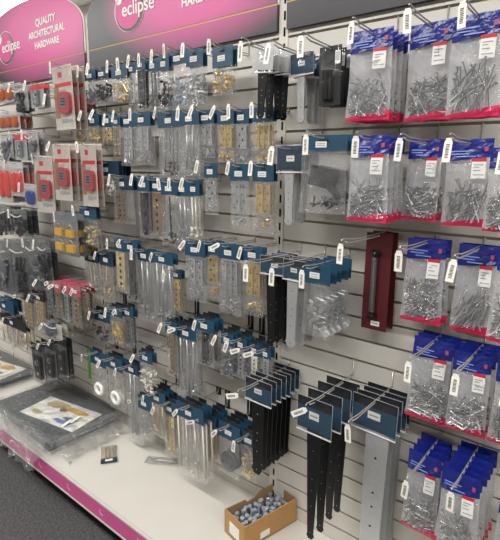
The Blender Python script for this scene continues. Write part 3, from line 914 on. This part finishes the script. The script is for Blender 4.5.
Hh(4, 109, 122, 307, 345, 'lumps', 'brass', n=2, desc='brass fitting bag', hh=.24, nl=40)
Hh(4, 122, 133, 308, 346, 'bar', 'grey', n=2, desc='grey bar pack', hh=.22)
Hh(4, 165, 177, 322, 376, 'bar', 'bronze', n=3, desc='bronze bar pack', hh=.2, bw=.35)
Hh(4, 176, 197, 326, 400, 'rod', 'steel', n=3, desc='long clear rod bag', hh=.17, nb=3)
Hh(4, 196, 214, 319, 366, 'bar', 'dark', n=3, desc='dark bolt pack', hh=.26, bw=.35)
Hh(4, 221, 234, 333, 377, 'lumps', 'grey', n=3, desc='grey fitting bag', hh=.28)
Hh(4, 235, 247, 338, 380, 'bar', 'steel', n=3, desc='steel bar pack', hh=.28)
Hh(4, 249, 260, 344, 382, 'bar', 'pale', n=3, desc='pale bar pack', hh=.3)
Hh(4, 261, 271, 348, 380, 'bar', 'steel', n=2, desc='small steel bar pack', hh=.34)
Hh(5, 90, 105, 351, 397, 'disc', desc='white pull cord bag', hh=.3)
Hh(5, 105, 122, 357, 408, 'disc', desc='long pull cord bag', hh=.24, n=2)
Hh(5, 125, 138, 364, 442, 'rod', 'steel', desc='tall clear rod bag', hh=.12, n=2, card='card_navy')
Hh(5, 139, 152, 352, 393, 'lumps', 'pale', n=2, desc='pale fitting bag', hh=.25)
Hh(5, 138, 150, 396, 438, 'lumps', 'zinc', n=2, desc='zinc fitting bag', hh=.32)
Hh(5, 149, 165, 391, 436, 'rod', 'beige', n=3, desc='beige rod bag', hh=.28, nb=3)
Hh(5, 163, 176, 401, 454, 'bar', 'beige', n=3, desc='cream bar pack', hh=.26, nb=2)
Hh(5, 176, 203, 405, 477, 'rod', 'pale', n=3, sp=.03, T=.24, desc='large clear rod bag', hh=.2, nb=4)
Hh(5, 202, 216, 414, 461, 'bar', 'beige', n=4, desc='pale yellow bar pack', hh=.28, nb=2)
Hh(5, 219, 240, 424, 476, 'coil', 'grey', n=4, desc='coiled wire bag', hh=.3)
Hh(5, 241, 257, 433, 481, 'lumps', 'beige', n=3, desc='beige fitting bag', hh=.28)

# ---- far panel
F = 'far'
def Ff(row, kind, *a, **kw):
    kw.setdefault('T', .26)
    kw.setdefault('tx', (a[0] + a[1]) / 2 - 10)
    E(F, row, kind, *a, **kw)
Ff(0, 'blister', -4, 14, 83, 103, n=3, sp=.03, grid=(2, 1), m='amber', desc='amber reflector pack', name='reflector_pack')
Ff(0, 'shell', 14, 27, 86, 112, n=2, m='dark', desc='dark clip clamshell', card='card_clear')
Ff(0, 'blister', 30, 43, 84, 108, n=2, grid=(1, 1), shape='latch', m='grey', band='red_ink', part='clip', desc='red banded clip pack', name='clip_pack')
Ff(0, 'lock', 51, 71, 66, 130, n=3, sp=.03, desc='tall red lock card')
Ff(0, 'blister', 74, 84, 100, 126, n=3, m='maroon', band='red_ink', shape='latch', desc='dark red lock pack', name='lock_pack', off=.1)
Ff(1, 'blister', -2, 19, 112, 130, n=3, sp=.03, grid=(3, 1), m='amber', desc='wide amber reflector pack', name='reflector_pack')
Ff(1, 'shell', 0, 12, 134, 158, n=2, m='grey', desc='grey hook clamshell', card='card_clear')
Ff(1, 'blister', 14, 26, 134, 160, n=2, shape='latch', m='grey', band='red_ink', desc='red banded grey pack', name='catch_pack')
Ff(1, 'shell', 27, 38, 132, 158, n=2, m='grey', desc='clear grey clamshell', card='card_clear')
Ff(1, 'blister', -4, 9, 158, 202, n=3, m='pack_red', grid=(2, 1), card='card_clear', desc='red pouch pack', name='pouch_pack', part='pouch')
Ff(1, 'blister', 9, 22, 162, 196, n=3, m='pack_red', grid=(2, 1), card='card_clear', desc='red and grey pack', name='pouch_pack', part='pouch')
Ff(1, 'blister', 24, 36, 184, 207, n=1, m='deep_blue', card='card_clear', desc='blue and grey pack', name='strap_pack', part='strap')
Ff(1, 'lock', 34, 51, 156, 212, n=2, sp=.03, desc='low red lock card')
Ff(1, 'lock', 52, 69, 144, 200, n=4, sp=.034, desc='red lock card', T=.28)
Ff(1, 'lock', 80, 95, 144, 206, n=2, sp=.03, desc='red card by hinges')
Ff(2, 'shell', -5, 10, 206, 232, n=3, desc='dark low clamshell', m='dark')
Ff(2, 'shell', 12, 26, 210, 236, n=3, desc='dark small clamshell', m='dark')
Ff(2, 'blister', 52, 77, 213, 254, n=4, sp=.03, grid=(2, 2), shape='padlock', m='yellow', card='grey', desc='yellow padlock pack', name='padlock_pack', T=.28)
Ff(3, 'shell', -6, 9, 240, 292, n=3, sp=.03, desc='tall grey clamshell', m='grey')
Ff(3, 'shell', 10, 27, 240, 296, n=3, sp=.03, desc='wide tall grey clamshell', m='dark')
Ff(3, 'shell', 27, 39, 239, 288, n=3, sp=.03, desc='tall dark clamshell', m='grey')
Ff(3, 'shell', 39, 50, 240, 282, n=2, sp=.03, desc='short tall clamshell', m='dark')
Ff(4, 'hinge', 20, 33, 294, 328, n=3, c='bar', m='brass', nb=2, hh=.2, card='card_black', desc='brass bolt pack')
Ff(4, 'hinge', 33, 44, 294, 326, n=3, c='bar', m='brass', nb=2, hh=.2, card='card_black', desc='short brass bolt pack')
for i, (a, b_) in enumerate(((44, 52), (53, 61), (61, 69), (70, 80))):
    Ff(4, 'hinge', a, b_, 279 + i * 2.4, 314 + i * 4, n=4, sp=.026, c='bar', m=('grey', 'bronze', 'steel', 'bronze')[i], hh=.22, card='pink_card', desc='pink headed bar pack')
Ff(4, 'hinge', 80, 89, 288, 313, n=2, c='bar', m='bronze', hh=.15, card='maroon', desc='maroon bar pack')
Ff(5, 'hinge', -4, 12, 299, 322, n=3, c='bar', m='dark', hh=.5, card='card_blue', desc='blue carded bar pack')
Ff(5, 'hinge', 0, 24, 317, 346, n=3, c='rod', m='brass', nb=4, hh=.34, card='card_black', desc='brass pin pack')
Ff(5, 'blister', 31, 43, 344, 381, n=3, grid=(1, 1), shape='latch', m='black', card='card_black', desc='black latch pack', name='latch_pack')
Ff(5, 'blister', 44, 55, 342, 379, n=3, grid=(1, 1), shape='latch', m='black', card='card_black', desc='black bolt latch pack', name='latch_pack')
Ff(5, 'blister', 56, 66, 338, 377, n=2, grid=(1, 1), shape='latch', m='black', card='card_black', desc='black narrow latch pack', name='latch_pack')
Ff(5, 'shell', 44, 62, 322, 336, n=4, sp=.03, desc='flat clear box', m='grey', card='pale')

for (panel, row), es in sorted(ROWS.items()):
    es.sort(key=lambda e: e[1] + e[2])
    for i, (kind, xl, xr, yt, yb, kw) in enumerate(es):
        stack(panel, row, i, kind, xl, xr, yt, yb, **kw)

# ------------------------------------------------------------------ things on the base shelf
def flat_pack(cx, cy, z, w, d, t, rot, label, seed, insert, flap=False):
    root = empty('flat_bagged_mat', (cx, cy, z))
    root.rotation_euler = (0, 0, rot)
    r = random.Random(seed)
    b = MB(); b.box((0, 0, t / 2), (w, d, t)); b.build('mat', 'slate', root)
    # loose film around it
    b = MB(); nx, ny = 22, 16; V = []; Fc = []
    for j in range(ny + 1):
        for i in range(nx + 1):
            u, v = -1 + 2 * i / nx, -1 + 2 * j / ny
            e = max(abs(u), abs(v))
            x, y = u * (w / 2 + .035), v * (d / 2 + .030)
            zz = t + .003 + r.random() ** 2 * .0085 if e < .93 else (t * .45 + r.random() * t * .4)
            V.append((x + r.uniform(-.008, .008), y + r.uniform(-.008, .008), zz))
    for j in range(ny):
        for i in range(nx):
            q = j * (nx + 1) + i; Fc.append((q, q + 1, q + nx + 2, q + nx + 1))
    b.add(V, Fc); b.build('clear_film', 'film_sheet', root)
    if insert:
        iw, id_, ox, oy = insert
        b = MB(); b.box((ox, oy, t + .0012), (iw, id_, .0012)); ins = b.build('printed_insert', 'white', root)
        ins.location = (ox, oy, 0); ins.rotation_euler = (0, 0, .17); ins.data.transform(Matrix.Translation((-ox, -oy, 0)))
        for nm, m_, x0, x1, y0, y1 in (('yellow_patch', 'yellow', -.05, .42, .10, .40), ('beige_patch', 'beige', -.44, .12, .08, .44), ('brown_patch', 'bronze', -.12, .06, .02, .30), ('blue_patch', 'pale_blue_ink', -.02, .40, -.40, -.18), ('dark_patch', 'grey', .08, .40, -.20, -.04), ('beige_patch', 'beige', -.42, -.18, -.36, -.14)):
            b = MB(); pts = []
            for k in range(11):
                a = 2 * PI * k / 11; rr = .30 + .24 * hsh(k, seed, len(nm) + x0 * 10)
                pts.append((ox + iw * ((x0 + x1) / 2 + (x1 - x0) * rr * math.cos(a)), oy + id_ * ((y0 + y1) / 2 + (y1 - y0) * rr * math.sin(a)), t + .0021 + .0004 * hsh(x0, y0)))
            b.add([(q[0] - ox, q[1] - oy, q[2]) for q in pts], [tuple(range(11))]); b.build(nm, m_, ins)
        b = MB()
        for k in range(2): b.box((w * .40, oy - d * .12 + k * .045, t + .012), (.018, .07, .001), 0, Matrix.Rotation(.3, 3, 'Z'))
        b.build('barcode_label', 'white', root)
    if insert and flap:
        # loose film spilling over the front edge and the near end
        def spill(p0, p1, out, n, drop):
            b = MB(); V = []; Fc = []; m_ = 7
            p0, p1, out = Vector(p0), Vector(p1), Vector(out)
            for i in range(n + 1):
                q = p0.lerp(p1, i / n)
                for j in range(m_ + 1):
                    f_ = j / m_
                    o_ = out * (.012 + f_ * (.075 + .03 * r.random()))
                    zz = t + .012 - drop * f_ ** .8 + (r.random() - .3) * .024
                    V.append((q.x + o_.x + r.uniform(-.006, .006), q.y + o_.y, max(zz, -.0585 if drop < .09 else -.100)))
            for i in range(n):
                for j in range(m_):
                    q = i * (m_ + 1) + j; Fc.append((q, q + 1, q + m_ + 2, q + m_ + 1))
            b.add(V, Fc); b.build('loose_film', 'film_sheet', root)
        spill((-w / 2, -d / 2 - .022, 0), (w / 2 + .02, -d / 2 - .022, 0), (0, -1, 0), 34, .11)
        spill((w / 2 + .03, -d / 2 - .01, 0), (w / 2 + .03, d / 2, 0), (1, 0, 0), 22, .075)
    tag(root, label, 'bagged mat', 'flat bagged mats on the base shelf')
for k in range(3):
    flat_pack(-2.345 + .010 * k, -.208 - .003 * k, SHELF + .001 + k * .030, .585, .36, .017, -.03 + .02 * k,
              ['bottom slate grey mat of the near bagged stack on the shelf', 'middle slate grey mat in the near bagged stack', 'top slate grey mat with printed insert on the near stack'][k], 11 + k, (.40, .20, .10, -.022) if k == 2 else None, k == 2)
for k in range(2):
    flat_pack(-3.22 + .01 * k, -.175, SHELF + .001 + k * .030, .56, .30, .017, .02 * k,
              ['lower slate grey mat of the far bagged stack on the shelf', 'upper slate grey mat with printed insert, far bagged stack'][k], 31 + k, (.40, .2, .05, -.01) if k == 1 else None)

# fallen packs
root = empty('fallen_pack', at_z(109, 456, SHELF + .007)); root.rotation_euler = (0, 0, .96)
b = MB(); b.box((0, -.035, 0), (.075, .035, .003)); fc = b.build('hanging_card', 'card_navy', root)
b = MB(); b.box((0, -.035, .0022), (.034, .016, .001)); b.build('price_label', 'label', fc)
b = MB()
for i in range(3): b.tube([(-.018 + .016 * i, -.015, 0), (-.022 + .018 * i, .075, .002)], .004, 7)
b.build('dowel_pins', 'beige', root, True)
b = MB(); bag = Bag(.075, .12, .012, 5)
bag.patch(b, -1, 1, 0, 1, 5, 8, (-1, 1)); b.v = [(p[0], p[2] + .075, -p[1] + .002) for p in b.v]; b.build('clear_bag', 'film', root)
tag(root, 'fallen pack of beige pins with dark blue card lying on the bare shelf', 'hardware pack')
root = empty('fallen_rod_pack', at_z(166, 461, SHELF + .010)); root.rotation_euler = (0, 0, .55)
b = MB(); b.tube([(-.07, 0, 0), (.07, 0, 0)], .007, 8); b.build('rod', 'steel', root, True)
b = MB(); bag = Bag(.055, .20, .018, 9); bag.patch(b, -1, 1, 0, 1, 5, 9, (-1, 1)); b.v = [(p[2] + .09, p[0], -p[1]) for p in b.v]; b.build('clear_bag', 'film', root)
tag(root, 'clear bag with steel rod lying on the shelf below the rod bags', 'hardware pack')

# cardboard box of zinc bolts
def cardboard_box():
    c0 = Vector((-.872, -.012)); hb = .10
    a = Vector((-.930, -.262)); dirl = (a - c0); ln = dirl.length
    ang = math.atan2(dirl.y, dirl.x) + PI / 2
    ws = .125
    root = empty('cardboard_box', (0, 0, 0))
    ex = Vector((math.cos(ang), math.sin(ang), 0)); ey = Vector((-math.sin(ang), math.cos(ang), 0))
    cen = Vector((c0.x, c0.y, SHELF)) - ey * ln / 2 - ex * ws / 2
    root.location = cen; root.rotation_euler = (0, 0, ang)
    t = .004
    b = MB(); b.box((0, 0, .0035), (ws, ln, .004)); b.build('bottom', 'cardboard_inside', root)
    b = MB(); b.box((ws / 2 - t / 2, 0, hb / 2 + .002), (t, ln, hb)); side = b.build('side_panel', 'cardboard', root)
    b = MB(); b.box((ws / 2 + .0006, -ln * .12, hb * .28), (.001, .045, .026)); b.build('white_label', 'label', side)
    # far side with a torn dip
    pts = [(-ln / 2, .002), (ln / 2, .002), (ln / 2, hb), (ln * .12, hb * 1.02), (ln * .06, hb * .86), (-ln * .08, hb * .82), (-ln * .12, hb * .96), (-ln / 2, hb)]
    b = MB(); b.poly(pts, -t / 2, t / 2); b.v = [(p[1] - ws / 2 + t / 2, p[0], p[2]) for p in b.v]; b.build('side_panel', 'cardboard_inside', root)
    b = MB(); b.box((0, -ln / 2 + t / 2, hb / 2 + .002), (ws - 2 * t - .001, t, hb)); e = b.build('end_panel', 'cardboard', root)
    b = MB(); b.box((.0, -ln / 2 - .0004, hb * .45), (.06, .001, .05)); b.build('white_label', 'label', e)
    b = MB(); b.box((0, ln / 2 - t / 2, hb / 2 + .002), (ws - 2 * t - .001, t, hb)); b.build('end_panel', 'cardboard_inside', root)
    tag(root, 'open brown cardboard box standing against the slatwall, half full of bolts', 'box')
    # bolts
    b = MB(); b.tube([(0, 0, -.028), (0, 0, .022)], .0042, 8); b.tube([(0, 0, .022), (0, 0, .029)], .0092, 6)
    b.tube([(0, 0, -.02), (0, 0, -.014)], .0085, 6)
    me = b.mesh('zinc_bolt', 'bolt_zinc')
    r = random.Random(3)
    mw = Matrix.Translation(cen) @ Matrix.Rotation(ang, 4, 'Z')
    n = 0
    for j in range(11):
        for i in range(4):
            x = (i - 1.5) * .0265 + r.uniform(-.003, .003); y = (j - 5) * .0205 + r.uniform(-.003, .003)
            z = .036 + r.uniform(0, .014) + .010 * (1 - abs(j - 5) / 5)
            o = bpy.data.objects.new('zinc_bolt', me); COL.objects.link(o)
            tilt = Matrix.Rotation(r.uniform(-.28, .28), 4, 'X') @ Matrix.Rotation(r.uniform(-.28, .28), 4, 'Y')
            o.matrix_world = mw @ Matrix.Translation((x, y, z)) @ tilt
            tag(o, 'loose zinc bolt standing in the open cardboard box', 'bolt', 'zinc bolts in the cardboard box')
cardboard_box()

# green strip on the far upright
p0, p1 = at(88, 349, .006), at(89, 378, .006)
b = MB(); b.box(((p0.x), -.003, (p0.z + p1.z) / 2), (.018, .010, p0.z - p1.z))
tag(b.build('green_marker_strip', 'green'), 'short green strip clipped to the far upright near the shelf', 'marker strip')

# ------------------------------------------------------------------ ceiling lights
for i, (x, y) in enumerate(((-5.4, -2.0), (-3.3, -2.0), (-1.2, -2.0), (0.9, -2.0), (3.0, -2.0), (-5.0, 1.2), (.6, 1.2))):
    root = empty('ceiling_light', (x, y, 3.29))
    b = MB(); b.box((0, 0, -.02), (1.95, .40, .04)); b.build('housing', 'lamp_body', root)
    b = MB(); b.box((0, 0, -.046), (1.88, .34, .008)); b.build('diffuser', 'lamp', root)
    tag(root, '%s ceiling light panel %s' % (ORD[i % 5], 'above the aisle, counted from far end' if y < 0 else 'behind the slatwall'), 'ceiling light', 'ceiling lights')
    la = bpy.data.lights.new('tube', 'AREA'); la.shape = 'RECTANGLE'; la.size = 1.84; la.size_y = .32; la.energy = 51 if y < 0 else 24
    la.color = (1, .985, .955)
    lo = bpy.data.objects.new('tube', la); COL.objects.link(lo); lo.parent = root; lo.location = (0, 0, -.056)

w = bpy.data.worlds.new('world'); C.world = w; w.use_nodes = True
w.node_tree.nodes['Background'].inputs['Color'].default_value = (1, 1, 1, 1)
w.node_tree.nodes['Background'].inputs['Strength'].default_value = 0.08

C.view_settings.view_transform = 'Standard'
C.view_settings.look = 'None'
C.view_settings.gamma = 1.0
C.view_settings.exposure = 0.0
C.cycles.transparent_max_bounces = 24
C.cycles.max_bounces = 6
C.cycles.use_denoising = True
